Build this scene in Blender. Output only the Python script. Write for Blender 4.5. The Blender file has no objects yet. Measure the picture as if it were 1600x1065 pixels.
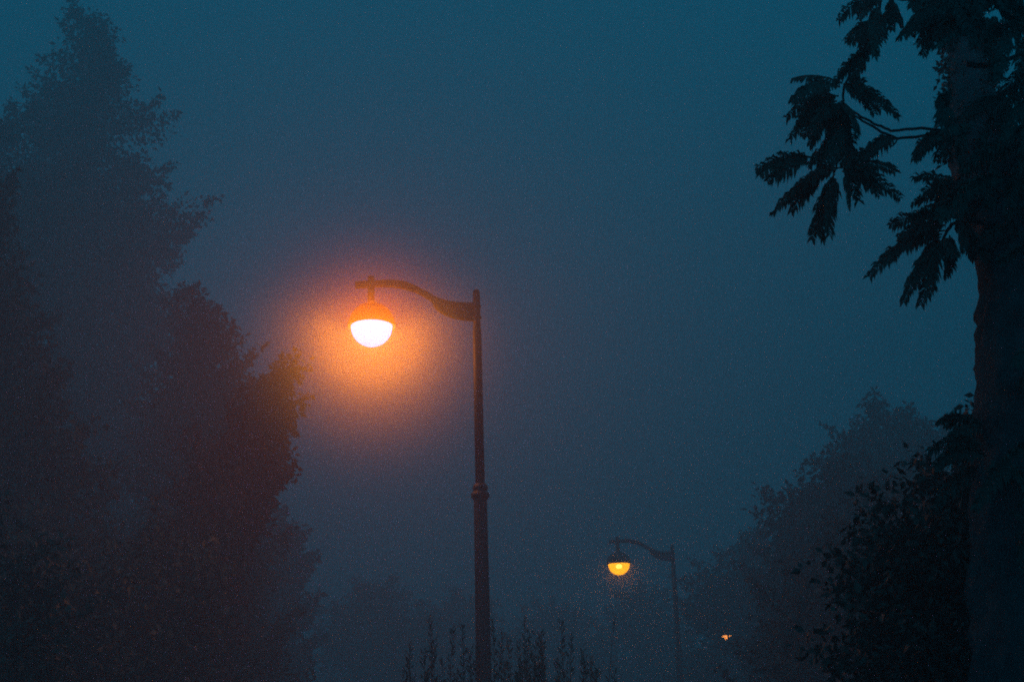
import bpy, math, random
from mathutils import Vector, Matrix, noise
random.seed(7)
scn = bpy.context.scene
COL = scn.collection
R = math.radians

# ------------------------------------------------------------------ camera
F = 50.0 / 36.0 * 1600.0
PITCH = R(18.2); ROLL = R(-1.6)
CAM = Vector((0, 0, 1.6))
RM = Matrix.Rotation(R(90) + PITCH, 3, 'X') @ Matrix.Rotation(ROLL, 3, 'Z')
cd = bpy.data.cameras.new('camera'); cd.lens = 50; cd.sensor_width = 36
cd.clip_start = 0.05; cd.clip_end = 3000
cam = bpy.data.objects.new('camera', cd); COL.objects.link(cam)
cam.matrix_world = Matrix.Translation(CAM) @ RM.to_4x4()
scn.camera = cam

def P(x, y, D):
    """where a sight line of the survey photograph meets the vertical plane D metres ahead"""
    d = RM @ Vector(((x - 800) / F, (532.5 - y) / F, -1.0))
    return CAM + d * (D / d.y)

# ------------------------------------------------------------------ tagging
def tag(o, label=None, cat=None, group=None, kind=None):
    if label: o['label'] = label
    if cat: o['category'] = cat
    if group: o['group'] = group
    if kind: o['kind'] = kind
    return o
def empty(name, loc, rz=0):
    o = bpy.data.objects.new(name, None); COL.objects.link(o)
    o.location = loc; o.rotation_euler = (0, 0, rz); o.empty_display_size = .2
    return o

class MB:
    def __init__(s): s.v = []; s.f = []
    def tube(s, pts, rads, n=10, cap=True):
        base = len(s.v); pts = [Vector(p) for p in pts]
        prev = None
        for i, p in enumerate(pts):
            t = (pts[min(i + 1, len(pts) - 1)] - pts[max(i - 1, 0)]).normalized()
            a = prev if prev is not None else Vector((1, 0, 0)) if abs(t.x) < .9 else Vector((0, 1, 0))
            a = (a - t * a.dot(t)).normalized(); b = t.cross(a); prev = a
            for k in range(n):
                q = 2 * math.pi * k / n
                s.v.append(p + (a * math.cos(q) + b * math.sin(q)) * rads[i])
        for i in range(len(pts) - 1):
            for k in range(n):
                a0 = base + i * n + k; a1 = base + i * n + (k + 1) % n
                s.f.append((a0, a1, a1 + n, a0 + n))
        if cap:
            s.f.append(tuple(base + k for k in range(n))[::-1])
            s.f.append(tuple(base + (len(pts) - 1) * n + k for k in range(n)))
    def lathe(s, prof, c=(0, 0, 0), n=40, close=True):
        """prof: list of (r, z)"""
        base = len(s.v); c = Vector(c)
        for r, z in prof:
            for k in range(n):
                q = 2 * math.pi * k / n
                s.v.append(c + Vector((r * math.cos(q), r * math.sin(q), z)))
        for i in range(len(prof) - 1):
            for k in range(n):
                a0 = base + i * n + k; a1 = base + i * n + (k + 1) % n
                s.f.append((a0, a1, a1 + n, a0 + n))
        if close:
            s.f.append(tuple(base + k for k in range(n))[::-1])
            s.f.append(tuple(base + (len(prof) - 1) * n + k for k in range(n)))
    def prism(s, outline, y0, y1):
        """outline in x,z extruded along y"""
        base = len(s.v); n = len(outline)
        for x, z in outline: s.v.append(Vector((x, y0, z)))
        for x, z in outline: s.v.append(Vector((x, y1, z)))
        s.f.append(tuple(base + i for i in range(n))); s.f.append(tuple(base + n + i for i in range(n))[::-1])
        for i in range(n):
            j = (i + 1) % n
            s.f.append((base + j, base + i, base + n + i, base + n + j))
    def leaf(s, p, d, w, L, W, fold=0.0):
        """pointed leaf from p along d, width axis w"""
        b = len(s.v); nrm = d.cross(w)
        s.v += [p, p + d * (L * .35) + w * (W * .5) + nrm * fold * W, p + d * L, p + d * (L * .4) - w * (W * .5) + nrm * fold * W]
        s.f.append((b, b + 1, b + 2)); s.f.append((b, b + 2, b + 3))
    def build(s, name, mat, parent=None, smooth=False, bevel=0):
        me = bpy.data.meshes.new(name); me.from_pydata([tuple(v) for v in s.v], [], s.f); me.update()
        if smooth:
            for p in me.polygons: p.use_smooth = True
        me.materials.append(mat)
        o = bpy.data.objects.new(name, me); COL.objects.link(o)
        if parent: o.parent = parent
        if bevel:
            m = o.modifiers.new('bevel', 'BEVEL'); m.width = bevel; m.segments = 2; m.limit_method = 'ANGLE'
        return o

# ------------------------------------------------------------------ materials
def mat_noise(name, c1, c2, scale, rough=.8, bump=0.0, metallic=0.0, sheen=None, detail=4):
    m = bpy.data.materials.new(name); m.use_nodes = True
    nt = m.node_tree; b = nt.nodes['Principled BSDF']
    tc = nt.nodes.new('ShaderNodeTexCoord'); n = nt.nodes.new('ShaderNodeTexNoise')
    n.inputs['Scale'].default_value = scale; n.inputs['Detail'].default_value = detail
    r = nt.nodes.new('ShaderNodeValToRGB')
    r.color_ramp.elements[0].position = .35; r.color_ramp.elements[0].color = (*c1, 1)
    r.color_ramp.elements[1].position = .68; r.color_ramp.elements[1].color = (*c2, 1)
    nt.links.new(tc.outputs['Object'], n.inputs['Vector']); nt.links.new(n.outputs['Fac'], r.inputs['Fac'])
    nt.links.new(r.outputs['Color'], b.inputs['Base Color'])
    b.inputs['Roughness'].default_value = rough; b.inputs['Metallic'].default_value = metallic
    if bump:
        bp = nt.nodes.new('ShaderNodeBump'); bp.inputs['Strength'].default_value = bump; bp.inputs['Distance'].default_value = .02
        nt.links.new(n.outputs['Fac'], bp.inputs['Height']); nt.links.new(bp.outputs['Normal'], b.inputs['Normal'])
    return m
LAMPCOL = (1.0, .25, .0)
P1 = 720; P2 = 22; MR = 1.95; MD = 2.2; MP = 3.1
def emit(name, col, strength, mix=None):
    m = bpy.data.materials.new(name); m.use_nodes = True; nt = m.node_tree; nt.nodes.clear()
    out = nt.nodes.new('ShaderNodeOutputMaterial'); e = nt.nodes.new('ShaderNodeEmission')
    e.inputs['Color'].default_value = (*col, 1)
    tc = nt.nodes.new('ShaderNodeTexCoord'); n = nt.nodes.new('ShaderNodeTexNoise'); n.inputs['Scale'].default_value = 9
    mr = nt.nodes.new('ShaderNodeMapRange'); mr.inputs['To Min'].default_value = strength * .8; mr.inputs['To Max'].default_value = strength * 1.2
    nt.links.new(tc.outputs['Object'], n.inputs['Vector']); nt.links.new(n.outputs['Fac'], mr.inputs['Value'])
    nt.links.new(mr.outputs['Result'], e.inputs['Strength'])
    if mix is None:
        nt.links.new(e.outputs[0], out.inputs['Surface'])
    else:
        t = nt.nodes.new('ShaderNodeBsdfTransparent'); t.inputs['Color'].default_value = (1, .8, .5, 1)
        x = nt.nodes.new('ShaderNodeMixShader'); x.inputs[0].default_value = mix
        nt.links.new(e.outputs[0], x.inputs[1]); nt.links.new(t.outputs[0], x.inputs[2]); nt.links.new(x.outputs[0], out.inputs['Surface'])
    m.cycles.emission_sampling = 'NONE'
    return m
def fog_mat(name, density, aniso, col=(1, 1, 1), absorb=0.0):
    m = bpy.data.materials.new(name); m.use_nodes = True; nt = m.node_tree; nt.nodes.clear()
    out = nt.nodes.new('ShaderNodeOutputMaterial'); s = nt.nodes.new('ShaderNodeVolumeScatter')
    s.inputs['Density'].default_value = density; s.inputs['Anisotropy'].default_value = aniso
    s.inputs['Color'].default_value = (*col, 1)
    nt.links.new(s.outputs[0], out.inputs['Volume'])
    return m

M_METAL = mat_noise('painted_iron', (.014, .014, .017), (.028, .027, .03), 30, .6, .15)
M_DOME = mat_noise('enamel', (.06, .05, .04), (.11, .09, .07), 14, .5, .05)
def leak(m, f):
    nt = m.node_tree; out = [n for n in nt.nodes if n.type == 'OUTPUT_MATERIAL'][0]; b = nt.nodes['Principled BSDF']
    t = nt.nodes.new('ShaderNodeBsdfTransparent'); t.inputs['Color'].default_value = (1, .75, .4, 1)
    x = nt.nodes.new('ShaderNodeMixShader'); x.inputs[0].default_value = f
    nt.links.new(b.outputs[0], x.inputs[1]); nt.links.new(t.outputs[0], x.inputs[2]); nt.links.new(x.outputs[0], out.inputs['Surface'])
M_DOME_DARK = M_DOME.copy(); leak(M_DOME, .48)
M_GLASS_NEAR = emit('lit_glass_bright', (.66, .70, 1), 3.1, .35)
M_LEAF = mat_noise('foliage', (.016, .026, .014), (.036, .05, .026), 1.3, .6)
M_LEAF_DARK = mat_noise('foliage_dark', (.026, .024, .018), (.05, .046, .032), 2.0, .6)
M_LEAF_LAMP_RED = mat_noise('foliage_lamp_red', (.045, .02, .013), (.10, .035, .022), 2.0, .6)  # shoots by the post: reddish lamp light put into the leaf colour
M_LEAF_LAMP_RUST = mat_noise('foliage_lamp_rust', (.022, .009, .006), (.045, .016, .010), 2.0, .6)  # darker red: lamp glow on the nearest left tree, put into its leaves
M_BARK_NEAR = mat_noise('bark_near', (.022, .026, .03), (.05, .054, .058), 9, .9, .9)
M_BARK = mat_noise('bark', (.006, .009, .012), (.016, .02, .024), 14, .9, .8)
M_SOIL = mat_noise('soil_grass', (.02, .028, .012), (.05, .05, .03), 1.2, .95, .5)
M_PATH = mat_noise('asphalt', (.04, .04, .042), (.07, .068, .065), 60, .85, .3)
M_KERB = mat_noise('kerb_stone', (.22, .21, .2), (.32, .31, .29), 20, .85, .3)

# ------------------------------------------------------------------ setting: ground, path, fog
g = MB(); N = 90
def gz(x, y):
    return -.03 + .22 * noise.noise(Vector((x * .07, y * .07, 0))) * min(1, max(0, (abs(x - 2.6 - .06 * y) - 2.6) / 3))
xs = [-400, -200, -100, -60] + [-40 + i * 1.0 for i in range(81)] + [60, 100, 200, 400]
ys = [-100, -40, -20] + [-10 + i * 1.0 for i in range(80)] + [90, 120, 200, 400, 800]
for yy in ys:
    for xx in xs: g.v.append(Vector((xx, yy, gz(xx, yy))))
nx = len(xs)
for j in range(len(ys) - 1):
    for i in range(nx - 1):
        a = j * nx + i; g.f.append((a, a + 1, a + 1 + nx, a + nx))
tag(g.build('ground', M_SOIL, smooth=True), kind='structure')
def pathx(y): return 2.6 + .06 * y
p = MB()
for yy in range(-20, 90, 2):
    c = pathx(yy); p.v += [Vector((c - 1.6, yy, -.026 + .03)), Vector((c + 1.6, yy, .004))]
for i in range(len(p.v) // 2 - 1): p.f.append((2 * i, 2 * i + 1, 2 * i + 3, 2 * i + 2))
tag(p.build('path', M_PATH), kind='structure')
k = MB()
for s_ in (-1, 1):
    b = len(k.v)
    for yy in range(-20, 90, 2):
        c = pathx(yy) + s_ * 1.67
        k.v += [Vector((c - .06, yy, -.1)), Vector((c + .06, yy, -.1)), Vector((c + .06, yy, .12)), Vector((c - .06, yy, .12))]
    n_ = (len(k.v) - b) // 4
    for i in range(n_ - 1):
        for q in range(4):
            a = b + i * 4; k.f.append((a + q, a + (q + 1) % 4, a + 4 + (q + 1) % 4, a + 4 + q))
tag(k.build('kerb', M_KERB), kind='structure')

FOG_TOP = 34
f_ = MB()
for z in (-3, FOG_TOP):
    for x, y in ((-160, 6.2), (160, 6.2), (160, 260), (-160, 260)): f_.v.append(Vector((x, y, z)))
f_.f = [(3, 2, 1, 0), (4, 5, 6, 7), (0, 1, 5, 4), (1, 2, 6, 5), (2, 3, 7, 6), (3, 0, 4, 7)]
FOG_D = .066
FOGC = (.82, .56, .56)
fog = f_.build('fog', fog_mat('fog_volume', FOG_D, .35, FOGC)); tag(fog, kind='structure')

# ------------------------------------------------------------------ street lamps
D1 = 14.0
S = 14.0 / F * 1.0 * (1 / 1.0)          # metres per photo pixel on the lamp plane (checked below)
base1 = P(745, 500, D1)
def zz(y, x=745): return P(x, y, D1).z
sx = (P(745, 480, D1).x - P(645, 480, D1).x) / 100.0
szv = (P(700, 430, D1).z - P(700, 530, D1).z) / 100.0
Z_ARM = zz(488)
def arm_pt(zx, zy):          # from the 4x enlarged view of the lamp head
    x = 400 + zx / 4; y = 380 + zy / 4
    q = P(x, y, D1); return (q.x - base1.x, q.z)
def make_lamp(glass_mat, bulb_mat, name='street_lamp'):
    root = empty(name, (0, 0, 0))
    zt = zz(452); zc = zz(768); zs = zz(512)
    m = MB()      # lower shaft with plinth
    m.lathe([(.22, -.05), (.22, .10), (.20, .13), (.17, .16), (.17, .75), (.185, .78), (.185, .84), (.12, .92), (.085, 1.0), (.083, 1.05), (.066, zc - .08)], n=32)
    m.build('lower_shaft', M_METAL, root, True).modifiers.new('e', 'EDGE_SPLIT')
    m = MB()
    m.lathe([(.064, zc - .085), (.078, zc - .075), (.088, zc - .06), (.095, zc - .045), (.092, zc - .02), (.075, zc - .005), (.068, zc + .005), (.072, zc + .02), (.08, zc + .035), (.074, zc + .055), (.06, zc + .075), (.048, zc + .085)], n=32)
    m.build('collar', M_METAL, root, True)
    m = MB()
    m.lathe([(.0475, zc + .08), (.046, zs - .35), (.044, zs - .02), (.040, zs), (.038, zs + .02), (.038, zt - .05), (.034, zt - .02), (.022, zt - .004), (.006, zt)], n=24)
    m.build('upper_shaft', M_METAL, root, True)
    # arm: flat scrolled bar with a gusset at the pole
    top = [(1372, 373), (1250, 371), (1185, 358), (1130, 340), (1060, 300), (1000, 268), (950, 247), (900, 236), (850, 232), (800, 232), (740, 236), (620, 243)]
    bot = [(620, 280), (740, 274), (800, 271), (850, 273), (900, 280), (950, 292), (1000, 308), (1050, 334), (1103, 368), (1106, 388), (1120, 408), (1150, 432), (1190, 453), (1240, 470), (1300, 480), (1372, 486)]
    ol = [arm_pt(a, b) for a, b in top + bot]
    m = MB(); m.prism(ol, -.03, .03); m.build('arm', M_METAL, root, bevel=.006)
    gx = arm_pt(723, 500)[0]
    m = MB()
    zc1 = arm_pt(712, 207)[1]; zc2 = arm_pt(715, 345)[1]
    m.lathe([(.036, zc2 - .03), (.036, zc1 - .03), (.034, zc1 - .008), (.026, zc1)], (gx - .008, 0, 0), 20)
    m.build('stem', M_METAL, root, True)
    for zb_ in (arm_pt(1372, 395)[1], arm_pt(1372, 465)[1]):
        m = MB(); m.lathe([(.046, -.012), (.050, -.010), (.050, .010), (.046, .012)], (0, 0, zb_), 24)
        m.build('clamp_band', M_METAL, root, True)
    # dome shade
    zr = arm_pt(723, 512)[1]; rg = .5 * (P(612.5, 510, D1).x - P(547.8, 510, D1).x)
    rd = rg * 1.13
    prof = [(rd * 1.02, -.022), (rd * 1.03, 0.0)]
    for i in range(1, 15):
        a = R(90 * i / 14.6); prof.append((rd * math.cos(a), rd * 1.0 * math.sin(a)))
    prof += [(.04, rd * 1.0 + .01)]
    m = MB(); m.lathe(prof, (gx, 0, zr), 48, False)
    inner = [(r * .97, z - .006) for r, z in prof if r > .045][2:][::-1] + [(rd * .965, -.012), (rd * 1.02, -.022)]
    m.lathe(inner, (gx, 0, zr), 48, False)
    m.build('dome_shade', M_DOME, root, True)
    # glass bowl
    m = MB(); gp = [(rg, -.012)]
    for i in range(1, 10):
        a = R(90 * i / 9.3); gp.append((rg * math.cos(a), -.012 - rg * math.sin(a)))
    m.lathe(gp, (gx, 0, zr), 24, True)
    gl = m.build('glass_bowl', glass_mat, root, True)
    if bulb_mat:
        m = MB(); m.lathe([(.012, .03), (.035, .0), (.042, -.04), (.034, -.08), (.012, -.10)], (gx, 0, zr - .01), 14)
        m.build('bulb', bulb_mat, root, True)
    return root, Vector((gx, 0, zr))
l1, head = make_lamp(M_GLASS_NEAR, None)
l1.location = (base1.x, D1, 0)
tag(l1, 'tallest and nearest dark street lamp with glowing white glass bowl on a curved arm', 'street lamp', 'street lamps lining the foggy path')
def copy_lamp(src, gm, bm):
    r_ = src.copy(); COL.objects.link(r_)
    for ch in src.children:
        c = ch.copy(); COL.objects.link(c); c.parent = r_
        if ch.name.startswith('dome_shade'):
            c.data = ch.data.copy(); c.data.materials[0] = M_DOME_DARK
        if ch.name.startswith('glass_bowl'):
            c.data = ch.data.copy(); c.data.materials[0] = gm
    if bm:
        m = MB(); m.lathe([(.012, -.01), (.05, -.02), (.065, -.05), (.05, -.085), (.012, -.10)], head, 14)
        m.build('bulb', bm, r_, True)
    return r_
M_GLASS_FAR = emit('lit_glass_amber', (1, .25, .0), 5.2, .2)
M_BULB = emit('lit_bulb', (1, .6, .2), 26)
M_GLASS_THIRD = emit('lit_glass_dim', (1, .18, .03), 8, .2)
D2 = 27.6; D2 *= .5 + .5 * (head.z - CAM.z) / (P(967, 880, D2).z - CAM.z); q = P(967, 880, D2)
l2 = copy_lamp(l1, M_GLASS_FAR, M_BULB); l2.location = (q.x - head.x, D2, q.z - head.z)
tag(l2, 'smaller distant street lamp with amber half globe, its post almost lost in fog', 'street lamp')
D3 = 39.0; D3 *= .5 + .5 * (head.z - CAM.z) / (P(1135, 992, D3).z - CAM.z); q = P(1135, 992, D3)
l3 = copy_lamp(l1, M_GLASS_THIRD, None); l3.location = (q.x - head.x, D3, q.z - head.z)
tag(l3, 'farthest street lamp, only an orange glint between dark leaves at lower right', 'street lamp')
def lamp_light(root, power, col, rad):
    ld = bpy.data.lights.new('lamp_light', 'POINT'); ld.energy = power; ld.color = col; ld.shadow_soft_size = rad
    o = bpy.data.objects.new('lamp_light', ld); COL.objects.link(o); o.parent = root; o.location = head + Vector((0, 0, -.09))
lamp_light(l1, P1, LAMPCOL, .09)
lamp_light(l2, P2, (1, .28, .0), .09)

# added scattering spheres that shape the orange halos of both lit lamps
hw = Vector(l1.location) + head
def lamp_halo(r_, dens, c, col=(1, 1, 1), name='lamp_halo'):
    m = MB(); prof = []
    for i in range(25):
        a = R(-90 + 180 * i / 24); prof.append((max(.001, r_ * math.cos(a)), r_ * math.sin(a)))
    m.lathe(prof, (0, 0, 0), 48)
    mt = fog_mat(name + '_volume', dens, .1, col); nt = mt.node_tree
    sc_ = [n for n in nt.nodes if n.type == 'VOLUME_SCATTER'][0]
    tc = nt.nodes.new('ShaderNodeTexCoord'); ln = nt.nodes.new('ShaderNodeVectorMath'); ln.operation = 'LENGTH'
    mr = nt.nodes.new('ShaderNodeMapRange'); mr.inputs['From Min'].default_value = .1; mr.inputs['From Max'].default_value = r_ * .98
    mr.inputs['To Min'].default_value = 1; mr.inputs['To Max'].default_value = 0
    pw = nt.nodes.new('ShaderNodeMath'); pw.operation = 'POWER'; pw.inputs[1].default_value = MP
    mu = nt.nodes.new('ShaderNodeMath'); mu.operation = 'MULTIPLY'; mu.inputs[1].default_value = dens
    nt.links.new(tc.outputs['Object'], ln.inputs[0]); nt.links.new(ln.outputs['Value'], mr.inputs['Value'])
    nt.links.new(mr.outputs['Result'], pw.inputs[0]); nt.links.new(pw.outputs[0], mu.inputs[0]); nt.links.new(mu.outputs[0], sc_.inputs['Density'])
    mt.cycles.volume_step_rate = .25
    o = m.build(name, mt); o.location = c
    tag(o, kind='structure'); return o
lamp_halo(MR, MD, hw + Vector((0, 0, -.26)), (1, .93, .06))  # scatter colour drops blue to deepen the halo's orange
lamp_halo(1.1, .55, Vector(l2.location) + head + Vector((0, 0, -.15)), (1, .9, .2))

# ------------------------------------------------------------------ trees
def rnd_dir():
    while True:
        v = Vector((random.uniform(-1, 1), random.uniform(-1, 1), random.uniform(-1, 1)))
        if .05 < v.length < 1: return v.normalized()
def leaf_clump(m, c, rad, n, L, flat=.7, droop=.3):
    for _ in range(n):
        d = rnd_dir(); rr = rad * random.random() ** .45
        p_ = c + Vector((d.x * rr, d.y * rr, d.z * rr * flat))
        ld = (d * .6 + rnd_dir() * .8 + Vector((0, 0, -droop))).normalized()
        w = ld.cross(rnd_dir())
        if w.length < .1: continue
        s_ = random.uniform(.6, 1.25)
        m.leaf(p_, ld, w.normalized(), L * s_, L * s_ * .55, random.uniform(-.2, .2))
def tree(name, D, cx, prof, label, cat, group, clumps=260, per=110, leafL=.13, seed=1, crad=.55, depthf=.8, mat=None, trunk_r=.28, carve=(1134, 993)):
    """prof: photo heights with left/right reach of the crown: (y, left x, right x)"""
    random.seed(seed)
    base = P(cx, min(900, prof[0][0] * .5 + 500), D); base.z = 0
    root = empty(name, base)
    prof = [(P(cx, y, D).z, P(l, y, D).x - base.x, P(r, y, D).x - base.x) for y, l, r in prof]
    zt = prof[0][0]; zb = prof[-1][0]
    def reach(z):
        for (z0, l0, r0), (z1, l1_, r1) in zip(prof, prof[1:]):
            if z1 <= z <= z0:
                t = (z0 - z) / max(1e-6, z0 - z1); return l0 + (l1_ - l0) * t, r0 + (r1 - r0) * t
        return prof[-1][1:]
    reach0 = reach
    def reach(z):
        l, r = reach0(z); w_ = r - l
        return l + w_ * .12 * noise.noise(Vector((seed, 0, z * 1.1))) + w_ * .08 * noise.noise(Vector((seed, 3, z * 3))), r + w_ * .12 * noise.noise(Vector((seed, 9, z * 1.1))) + w_ * .08 * noise.noise(Vector((seed, 5, z * 3)))
    m = MB(); cs = []
    tries = 0
    tot = max(-l + r for _, l, r in prof)
    while len(cs) < clumps and tries < clumps * 60:
        tries += 1
        z = random.uniform(zb, zt); l, r = reach(z); ins = min(crad * random.uniform(.1, 1.1), (r - l) * .3); l += ins; r -= ins; w = (r - l)
        if random.random() > max(.06, w / tot): continue
        q_ = 2 * math.pi * random.random(); rr = random.random() ** .42
        c = Vector(((l + r) / 2 + w / 2 * rr * math.cos(q_), w / 2 * depthf * rr * math.sin(q_), z))
        if noise.noise(c * .55 + Vector((seed * 7.1, 0, 0))) < -.36: continue
        cs.append(c)
    for c in cs:
        rr = crad * random.uniform(.55, 1.15)
        edge_l, edge_r = reach(c.z); rr = min(rr, max(.15, (edge_r - edge_l) * .22))
        leaf_clump(m, c, rr, int(per * (rr / crad) ** 1.3), leafL)
        # loose sprigs poking out of the outline
        if random.random() < .6:
            dirn = Vector((c.x, c.y, .4 * abs(c.x) + .3)).normalized()
            for t in range(10):
                leaf_clump(m, c + dirn * (rr * .8 + t * .04), .09, 4, leafL)
    if carve:
        c0 = CAM - base; dr = (P(*carve, 38) - CAM).normalized(); keep = []
        for f__ in m.f:
            v = sum((m.v[i] for i in f__), Vector()) / 3 - c0
            if (v - dr * v.dot(dr)).length > .10 + .04 * noise.noise(v * 9): keep.append(f__)
        m.f = keep
    m.build('crown', mat or M_LEAF, root)
    t = MB(); pts = []; rads = []
    for i in range(13):
        z = zt * .96 * i / 12
        pts.append(Vector((.2 * math.sin(i * .7 + seed) + (sum(reach0(z)) / 2 * min(1, i / 8)), .2 * math.cos(i * .9 + seed), z)) * (1 if i else 1)); rads.append(trunk_r * (1.35 if i == 0 else 1) * (1 - .9 * i / 12) + .02)
    pts[0].z = -.15
    t.tube(pts, rads, 12)
    for c in random.sample(cs, min(len(cs), 60)):
        h = max(.6, c.z - random.uniform(.5, 2.2)); i = min(11, int(h / (zt * .93) * 12)); a = pts[i]
        mid = a.lerp(c, .5) + Vector((0, 0, .25)) + rnd_dir() * .15
        t.tube([a, mid, c], [rads[i] * .45 + .01, .03, .008], 6)
    t.build('trunk', M_BARK, root, True)
    tag(root, label, cat, group); return root
GL = 'trees on the left side'
tree('broadleaf_tree', 31, 150, [(2, 143, 158), (40, 100, 192), (100, 76, 218), (150, 58, 244), (200, 36, 254), (260, 0, 274), (320, -20, 298), (400, -40, 320), (440, -40, 318), (520, -40, 285), (700, -20, 290), (1000, 0, 280)],
     'tallest tree at left, pale in the fog, tapering to a pointed top', 'tree', GL, 620, 130, .15, 3, .62)
tree('broadleaf_tree', 27, -20, [(185, -60, 25), (215, -90, 60), (300, -160, 120), (450, -180, 150), (700, -180, 170), (1000, -160, 150)],
     'rounded tree left of the tallest tree, cut by the left edge of the photo', 'tree', GL, 380, 120, .14, 4, .6)
tree('broadleaf_tree', 17, -60, [(265, -100, 0), (330, -140, 30), (460, -170, 55), (560, -180, 80), (800, -180, 150), (1050, -180, 160)],
     'darkest and nearest tree at the left edge, in front of the paler ones', 'tree', GL, 330, 120, .12, 5, .42)
tree('broadleaf_tree', 23, 320, [(474, 300, 325), (500, 275, 372), (560, 255, 386), (620, 240, 392), (700, 200, 400), (820, 160, 420), (1000, 150, 420)],
     'bushy tree with a notched top between the tallest tree and the reddish one', 'tree', GL, 330, 120, .12, 6, .45)
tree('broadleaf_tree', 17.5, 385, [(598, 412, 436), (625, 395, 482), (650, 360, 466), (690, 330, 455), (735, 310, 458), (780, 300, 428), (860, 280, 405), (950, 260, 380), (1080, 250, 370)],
     'tree whose leaves glow dull red just left below the brightest lamp', 'tree', GL, 300, 110, .11, 8, .34, trunk_r=.16, mat=M_LEAF_LAMP_RUST)
GS = 'dark shrubs along the bottom left'
for i, (cx, D, yt, hw_) in enumerate([(60, 14, 800, 150), (230, 15.5, 830, 130), (-60, 12, 850, 150), (330, 20, 880, 120)]):
    tree('shrub', D, cx, [(yt, cx - hw_ * .3, cx + hw_ * .3), (yt + 60, cx - hw_ * .8, cx + hw_ * .8), (yt + 150, cx - hw_, cx + hw_), (1180, cx - hw_, cx + hw_)],
         ['dark shrub at bottom left, second from the left edge', 'dark shrub at bottom left, third from the left edge', 'dark shrub in the bottom left corner', 'dark shrub at bottom left, nearest to the lamp posts'][i],
         'shrub', GS, 150, 120, .10, 20 + i, .3, trunk_r=.08)
GD = 'faint distant trees between the lamp posts'
for i, (cx, D, yt, hw_, lb) in enumerate([(420, 34, 800, 60, 'faint distant tree right beside the reddish tree'), (590, 50, 905, 90, 'faint distant tree left of the near lamp post'),
        (720, 56, 935, 90, 'faint distant tree behind the near lamp post'), (860, 58, 945, 95, 'faint distant tree between the two lamp posts'), (1000, 52, 930, 90, 'faint distant tree behind the amber lamp post')]):
    tree('broadleaf_tree', D, cx, [(yt, cx - 12, cx + 12), (yt + 30, cx - hw_ * .7, cx + hw_ * .7), (yt + 80, cx - hw_, cx + hw_), (1150, cx - hw_, cx + hw_)], lb, 'tree', GD, 200, 90, .2, 40 + i, .8, trunk_r=.25)
GR = 'trees on the right side'
tree('broadleaf_tree', 27, 1420, [(634, 1395, 1425), (660, 1325, 1470), (700, 1300, 1520), (770, 1290, 1600), (900, 1280, 1650), (1080, 1270, 1650)],
     'pale rounded tree left of the big trunk, highest of the misty trees at right', 'tree', GR, 330, 120, .13, 11, .45, mat=M_LEAF_DARK)
tree('broadleaf_tree', 22, 1330, [(735, 1300, 1340), (765, 1228, 1400), (800, 1215, 1450), (860, 1195, 1500), (950, 1180, 1550), (1090, 1170, 1550)],
     'mid dark tree below the pale rounded tree at right', 'tree', GR, 420, 130, .12, 12, .36, mat=M_LEAF_DARK)
tree('broadleaf_tree', 34, 1160, [(835, 1165, 1195), (870, 1110, 1260), (900, 1090, 1280), (960, 1080, 1300), (1100, 1060, 1300)],
     'faintest low tree right of the distant lamp post', 'tree', GR, 200, 110, .14, 13, .5)
tree('broadleaf_tree', 16, 1450, [(790, 1420, 1500), (830, 1330, 1560), (880, 1270, 1580), (950, 1220, 1600), (1080, 1180, 1600)],
     'dark low tree under the mid dark tree, left of the near black bushes', 'tree', GR, 260, 130, .10, 17, .3, mat=M_LEAF_DARK)
tree('broadleaf_tree', 9, 1560, [(722, 1530, 1600), (770, 1475, 1680), (830, 1430, 1720), (920, 1380, 1740), (1090, 1330, 1760)],
     'near black bushy tree filling the bottom right corner', 'tree', GR, 620, 150, .075, 14, .26, mat=M_LEAF_DARK, trunk_r=.1)

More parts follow.
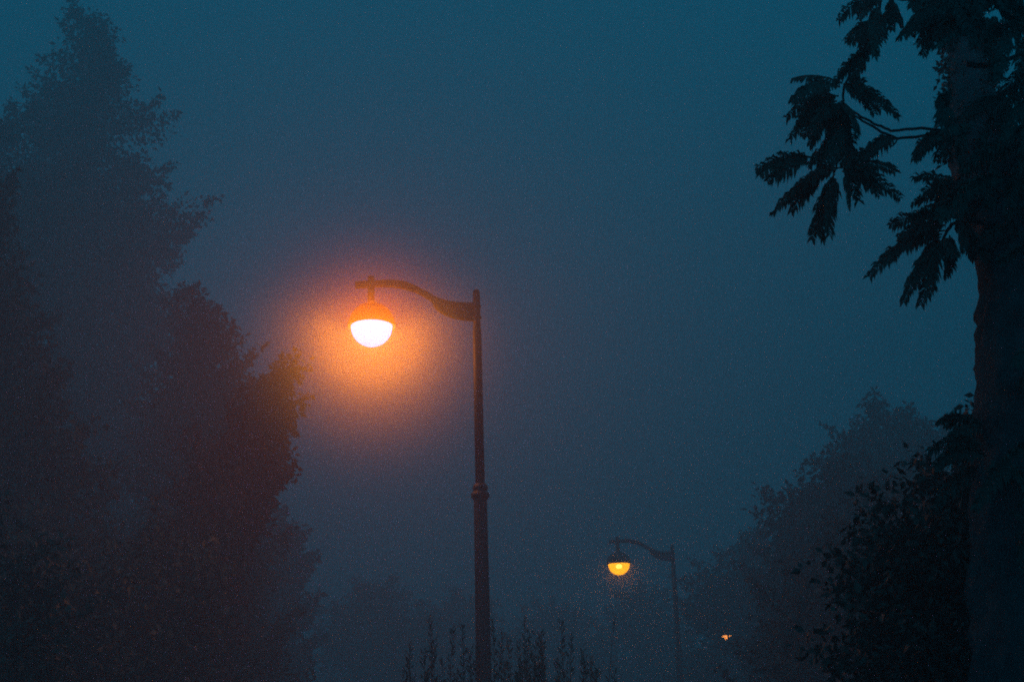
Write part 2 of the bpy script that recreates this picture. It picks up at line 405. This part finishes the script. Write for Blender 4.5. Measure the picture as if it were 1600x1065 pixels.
# ------------------------------------------------------------------ near tree with feathery hanging leaves
random.seed(99)
DT = 8.0
def frond(m, a, b, droop=.10, width=.085, n=17, D=DT, dy=None):
    """a, b: photo points of leaf base and tip; slight arch, leaflets in pairs"""
    dy0 = random.uniform(-.25, .25) if dy is None else dy
    A = P(a[0], a[1], D + dy0); B = P(b[0], b[1], D + dy0 + random.uniform(-.22, .22))
    L = (B - A).length; C = A.lerp(B, .5) + Vector((0, 0, droop * L * 2.2 + .015)) + rnd_dir() * .02
    def pt(t): return A * (1 - t) ** 2 + C * 2 * t * (1 - t) + B * t * t
    pts = [pt(i / 8) for i in range(9)]
    m.tube(pts, [.006 - .0045 * i / 8 for i in range(9)], 5)
    n = max(12, int(n * 1.7 * L / .33))
    sgn_axis = (B - A).normalized().cross(Vector((0, 1, 0)))
    if sgn_axis.length < .1: sgn_axis = Vector((0, 0, 1))
    ax = sgn_axis.normalized()
    tw = random.uniform(-.9, .9)
    for i in range(n):
        t = .08 + .92 * i / (n - 1); p_ = pt(t); tan = (pt(min(1, t + .02)) - pt(max(0, t - .02))).normalized()
        w0 = width * min(1, .35 + t * 2.6) * (1 if t < .72 else 1 - (t - .72) * 1.5) * random.uniform(.62, 1.22)
        s1 = (ax * math.cos(tw) + tan.cross(ax) * math.sin(tw)).normalized()
        for s_ in (-1, 1):
            d = (s1 * s_ + tan * .55 + Vector((0, 0, -.55)) + rnd_dir() * .28).normalized()
            ww = d.cross(Vector((0, 1, 0)) + rnd_dir() * .6).normalized()
            # a slender, slightly hooked leaflet in two segments
            b0 = len(m.v); d2 = (d + Vector((0, 0, -1.1)) + tan * .35).normalized(); W = .016 * random.uniform(.8, 1.2)
            q1 = p_ + d * w0 * .5; q2 = q1 + d2 * w0 * .5
            m.v += [p_ + ww * W * .2, p_ - ww * W * .2, q1 + ww * W * .5, q1 - ww * W * .5, q2]
            m.f += [(b0, b0 + 1, b0 + 3, b0 + 2), (b0 + 2, b0 + 3, b0 + 4)]
    return A, B
big = empty('feathery_tree', Vector((P(1615, 700, DT).x, DT, 0)))
off = Vector(big.location)
cr = MB()
FR = [((1378, 2), (1306, 32)), ((1372, 18), (1338, 100)), ((1374, 10), (1366, 92)), ((1368, 30), (1322, 66)), ((1360, 80), (1300, 132)), ((1355, 82), (1332, 128)),
      ((1316, 130), (1234, 122)), ((1312, 136), (1232, 160)), ((1318, 132), (1408, 184)), ((1325, 140), (1380, 172)), ((1318, 138), (1352, 130)),
      ((1305, 150), (1224, 186)), ((1308, 158), (1230, 220)), ((1312, 160), (1262, 232)), ((1316, 158), (1296, 236)), ((1318, 160), (1334, 226)), ((1310, 150), (1240, 200)), ((1316, 162), (1318, 232)),
      ((1312, 215), (1262, 262)), ((1316, 165), (1250, 215)), ((1320, 175), (1300, 240)), ((1306, 150), (1244, 186)), ((1318, 200), (1296, 262)), ((1322, 205), (1322, 262)), ((1308, 262), (1240, 296)), ((1308, 225), (1280, 270)),
      ((1268, 246), (1176, 266)), ((1272, 256), (1182, 274)), ((1300, 262), (1202, 336)), ((1296, 268), (1222, 320)), ((1304, 272), (1266, 380)), ((1306, 280), (1296, 372)), ((1296, 300), (1284, 378)),
      ((1312, 262), (1412, 312)), ((1316, 268), (1378, 306)), ((1320, 256), (1404, 268)), ((1398, 218), (1342, 252)), ((1322, 262), (1342, 316)), ((1300, 262), (1260, 300)), ((1318, 258), (1360, 240)),
      ((1482, 208), (1424, 252)), ((1490, 214), (1462, 252)), ((1484, 170), (1466, 196)), ((1486, 140), (1468, 178)),
      ((1386, -6), (1414, 50)), ((1392, -4), (1392, 46)), ((1478, 12), (1420, 56)), ((1480, 22), (1436, 50)), ((1470, 4), (1420, 4)), ((1500, 30), (1452, 50)),
      ((1492, 285), (1426, 276)), ((1496, 312), (1420, 318)), ((1492, 296), (1440, 300)),
      ((1480, 344), (1384, 352)), ((1478, 352), (1398, 372)), ((1476, 360), (1350, 436)), ((1472, 366), (1372, 408)), ((1470, 370), (1408, 478)), ((1474, 372), (1436, 482)), ((1480, 372), (1448, 470)), ((1484, 368), (1478, 438)), ((1490, 350), (1546, 408)), ((1486, 340), (1418, 336)),
      ((1494, 330), (1456, 352)), ((1500, 340), (1520, 404)), ((1486, 330), (1520, 340)), ((1490, 320), (1448, 332)), ((1470, 400), (1420, 440)), ((1476, 372), (1494, 400)),
      ((1534, 664), (1460, 656)), ((1536, 668), (1480, 684)), ((1534, 694), (1446, 702)), ((1540, 712), (1456, 726))]
for a, b in FR:
    b = (a[0] + (b[0] - a[0]) * .93, a[1] + (b[1] - a[1]) * .93)
    frond(cr, a, b)
    j = lambda q, s_: (q[0] + random.uniform(-s_, s_), q[1] + random.uniform(-s_, s_))
    for _ in range(2):
        t_ = random.uniform(.0, .35); u_ = random.uniform(.5, .85)
        if random.random() < .7: frond(cr, j((a[0] + (b[0] - a[0]) * t_, a[1] + (b[1] - a[1]) * t_), 4), j((a[0] + (b[0] - a[0]) * u_, a[1] + (b[1] - a[1]) * u_ + 8), 12), width=random.uniform(.06, .09))
# crown right of the trunk, dense
def sprays(c, r, n, rmin=40, rmax=95):
    for _ in range(n):
        q_ = random.uniform(0, 2 * math.pi); x = c[0] + r * random.random() ** .5 * math.cos(q_); y = c[1] + r * random.random() ** .5 * math.sin(q_)
        an = random.uniform(0, 2 * math.pi); ln = random.uniform(rmin, rmax)
        frond(cr, (x, y), (x + ln * math.cos(an), y + ln * (.5 * math.sin(an) + .45)), D=DT, dy=random.uniform(-.6, .6))
sprays((1520, 10), 42, 16); sprays((1600, 20), 48, 16); sprays((1600, 150), 42, 18, 40, 80); sprays((1620, 90), 30, 8, 40, 70)
sprays((1590, 250), 40, 14); sprays((1620, 340), 60, 18); sprays((1600, 780), 90, 40); sprays((1640, 560), 50, 10)
sprays((1500, 20), 34, 14); sprays((1590, 210), 30, 10); sprays((1530, 190), 30, 10, 40, 70); sprays((1540, 300), 40, 12, 40, 80); 
sprays((1700, 150), 120, 40); sprays((1560, -70), 90, 30)
for v in cr.v: v -= off
tk = MB()
def cl(x, y, dy=0): return P(x, y, DT + dy) - off
cen = [(1640, 1500, 120), (1640, 1262, 106), (1638, 1000, 104), (1632, 800, 102), (1628, 640, 98), (1618, 560, 90), (1610, 480, 80), (1590, 420, 56), (1572, 340, 66), (1552, 280, 60), (1530, 215, 46), (1518, 150, 38), (1512, 90, 30), (1508, 40, 25), (1504, -40, 22), (1500, -160, 16), (1490, -320, 8)]
pts = []; rads = []
mpp = DT / F * 1.06
for (x0, y0, r0), (x1, y1, r1) in zip(cen, cen[1:]):
    for k_ in range(6):
        t_ = k_ / 6; yq = y0 + (y1 - y0) * t_; bk = max(0, 420 - yq) / 420 * 2.2; pts.append(cl(x0 + (x1 - x0) * t_, yq, bk)); rads.append((r0 + (r1 - r0) * t_) * mpp * (1 + bk / DT))
pts.append(cl(1490, -320, 4)); rads.append(.02)
pts = [q_ if q_.z > -.2 else Vector((q_.x, q_.y, -.2)) for q_ in pts]
b0 = len(tk.v); tk.tube(pts, rads, 40)
for i in range(b0, len(tk.v)):
    v = tk.v[i]; row = min((i - b0) // 40, len(pts) - 1); c = pts[row]; d = v - c
    tk.v[i] = c + d * (1 + .14 * noise.noise(Vector((v.x * 5, v.y * 5, v.z * 2.2))) + .13 * noise.noise(v * 14) + .08 * noise.noise(v * 31))
tk.build('trunk', M_BARK_NEAR, big, True)
for _ in range(420):
    i_ = random.randrange(48, len(pts) - 8); a_ = random.uniform(0, 2 * math.pi)
    leaf_clump(cr, pts[i_] + Vector((math.cos(a_), math.sin(a_), 0)) * rads[i_] * random.uniform(.95, 1.12), .09, 12, .055)
cr.build('crown', M_LEAF_DARK, big)
def branch(pl, r0, r1, D=DT):
    br = MB()
    pp = [P(x, y, D + dy) - off for x, y, dy in pl]; n = len(pp)
    # subdivide for a smoother, slightly gnarled limb
    q_ = []
    for i in range(n - 1):
        for k_ in range(4): q_.append(pp[i].lerp(pp[i + 1], k_ / 4) + rnd_dir() * .004)
    q_.append(pp[-1]); br.tube(q_, [r0 + (r1 - r0) * i / (len(q_) - 1) for i in range(len(q_))], 8)
    br.build('branch', M_BARK, big, True)
branch([(1510, 206, 0), (1480, 203, 0), (1440, 201, 0), (1392, 204, 0), (1372, 196, 0), (1345, 182, 0), (1328, 172, 0), (1314, 158, 0)], .011, .006)
branch([(1510, 212, .1), (1480, 209, .1), (1440, 213, .1), (1402, 216, .05), (1378, 206, 0), (1348, 190, 0), (1330, 176, 0)], .012, .006)
branch([(1404, 215, .05), (1398, 224, .0), (1392, 230, 0)], .006, .004)
branch([(1318, 160, 0), (1318, 136, 0), (1332, 108, 0), (1356, 82, 0), (1372, 40, 0), (1376, 0, 0), (1390, -60, 0)], .007, .012)
branch([(1318, 160, 0), (1312, 210, 0), (1306, 262, 0), (1296, 300, 0)], .008, .004)
branch([(1306, 262, 0), (1270, 254, 0)], .006, .004); branch([(1306, 265, 0), (1320, 258, 0)], .006, .004)
branch([(1502, 20, 0), (1470, 8, 0), (1440, 2, 0), (1400, -2, 0), (1376, -12, 0)], .014, .008)
branch([(1510, 100, 0), (1540, 104, 0), (1580, 92, 0), (1640, 60, 0)], .02, .012)
branch([(1560, 352, 0), (1520, 344, 0), (1486, 350, 0), (1474, 372, 0)], .02, .008)
branch([(1530, 300, 0), (1500, 290, 0), (1480, 286, 0)], .014, .006)
branch([(1600, 690, 0), (1550, 680, 0), (1532, 668, 0)], .02, .008); branch([(1550, 715, 0), (1534, 696, 0)], .012, .006)
branch([(1560, 280, 0), (1600, 230, 0), (1640, 190, 0)], .03, .016)
tag(big, 'large near black tree at right with thick trunk and feathery hanging leaves', 'tree')

# ------------------------------------------------------------------ leafy shoots round the near lamp post
random.seed(5)
SH = [(648, 1015, 11.5, 'reddish'), (690, 962, 12.6, 'r'), (724, 975, 12.2, 'r'), (786, 968, 12.4, ''), (826, 962, 13.0, ''), (850, 985, 12.0, ''), (874, 972, 12.8, ''), (902, 995, 12.2, ''), (926, 962, 13.2, ''), (632, 1010, 12.6, 'r'), (925, 1020, 12.3, '')]
SHL = ['short reddish leafy shoots, second from the left end of the row by the lamp post', 'tall reddish leafy shoots left of the near lamp post', 'reddish leafy shoots touching the left side of the near lamp post',
       'thin leafy shoots just right of the near lamp post', 'leafy shoots second to the right of the near lamp post', 'short leafy shoots third to the right of the near lamp post',
       'leafy shoots fourth to the right of the near lamp post', 'short leafy shoots fifth to the right of the near lamp post', 'single long thin leaning shoot below the distant amber lamp',
       'lowest reddish leafy shoots, at the far left end of the row by the lamp post', 'lowest leafy shoots at the right end of the row']
for i, (x, y, D, kd) in enumerate(SH):
    b = P(x, 1262, D); b.z = 0
    root = empty('leafy_shrub', b); top = P(x, y, D).z
    st = MB(); lf = MB()
    for s_ in range(8 if i != 8 else 2):
        h = top * (1 if s_ == 0 else random.uniform(.72, .96)); lean = Vector((random.uniform(-.28, .28), random.uniform(-.3, .3), 0)) * (1 if s_ else .3)
        if i == 8: lean = Vector((.34 + .1 * s_, 0, 0))
        a = Vector((random.uniform(-.1, .1), random.uniform(-.1, .1), -.05))
        pp = [a + lean * (t / 12) ** 1.6 + Vector((random.uniform(-.012, .012), 0, (h + .05) * t / 12)) for t in range(13)]
        st.tube(pp, [.007 - .0004 * t for t in range(13)], 5)
        nl = 260 if i != 8 else 40
        for k_ in range(nl):
            t = .30 + .70 * (k_ + random.random()) / nl; j = min(11, int(t * 12)); p_ = pp[j].lerp(pp[j + 1], t * 12 - j)
            q_ = random.uniform(0, 2 * math.pi); d = Vector((math.cos(q_), math.sin(q_), random.uniform(.8, 2.0))).normalized()
            L = random.uniform(.05, .11) * (1.15 - .55 * t)
            lf.leaf(p_ + d * random.uniform(0, .07) * (1.3 - t), d, d.cross(rnd_dir()).normalized(), L, L * .24)
    st.build('stem', M_BARK, root); lf.build('foliage', M_LEAF_LAMP_RED if kd else M_LEAF, root)
    tag(root, SHL[i], 'shrub', 'leafy shrubs around the foot of the near lamp')

# ------------------------------------------------------------------ sky
w = bpy.data.worlds.new('World'); scn.world = w; w.use_nodes = True
nt = w.node_tree; bg = nt.nodes['Background']
sky = nt.nodes.new('ShaderNodeTexSky'); sky.sky_type = 'NISHITA'; sky.sun_disc = False
sky.sun_elevation = R(-3); sky.sun_rotation = R(180); sky.air_density = 1; sky.dust_density = .3; sky.ozone_density = 3
mx = nt.nodes.new('ShaderNodeMix'); mx.data_type = 'RGBA'; mx.inputs[0].default_value = .85
SKYC = (.0, .138, .255)
mx.inputs[7].default_value = (*[c * 10 for c in SKYC], 1)
nt.links.new(sky.outputs[0], mx.inputs[6]); nt.links.new(mx.outputs[2], bg.inputs['Color'])
bg.inputs['Strength'].default_value = .10
w.cycles.sampling_method = 'AUTOMATIC' if hasattr(w, 'cycles') else None

# ------------------------------------------------------------------ render
scn.view_settings.view_transform = 'Standard'; scn.view_settings.look = 'None'; scn.view_settings.exposure = 0
c = scn.cycles
c.use_denoising = False
c.max_bounces = 4; c.diffuse_bounces = 1; c.glossy_bounces = 1; c.transmission_bounces = 1; c.volume_bounces = 2; c.transparent_max_bounces = 6
c.sample_clamp_indirect = .15; c.sample_clamp_direct = 1.6; c.volume_step_rate = 1; c.volume_max_steps = 128
c.pixel_filter_type = 'BLACKMAN_HARRIS'; c.filter_width = 1.9
c.use_adaptive_sampling = False
c.use_light_tree = True
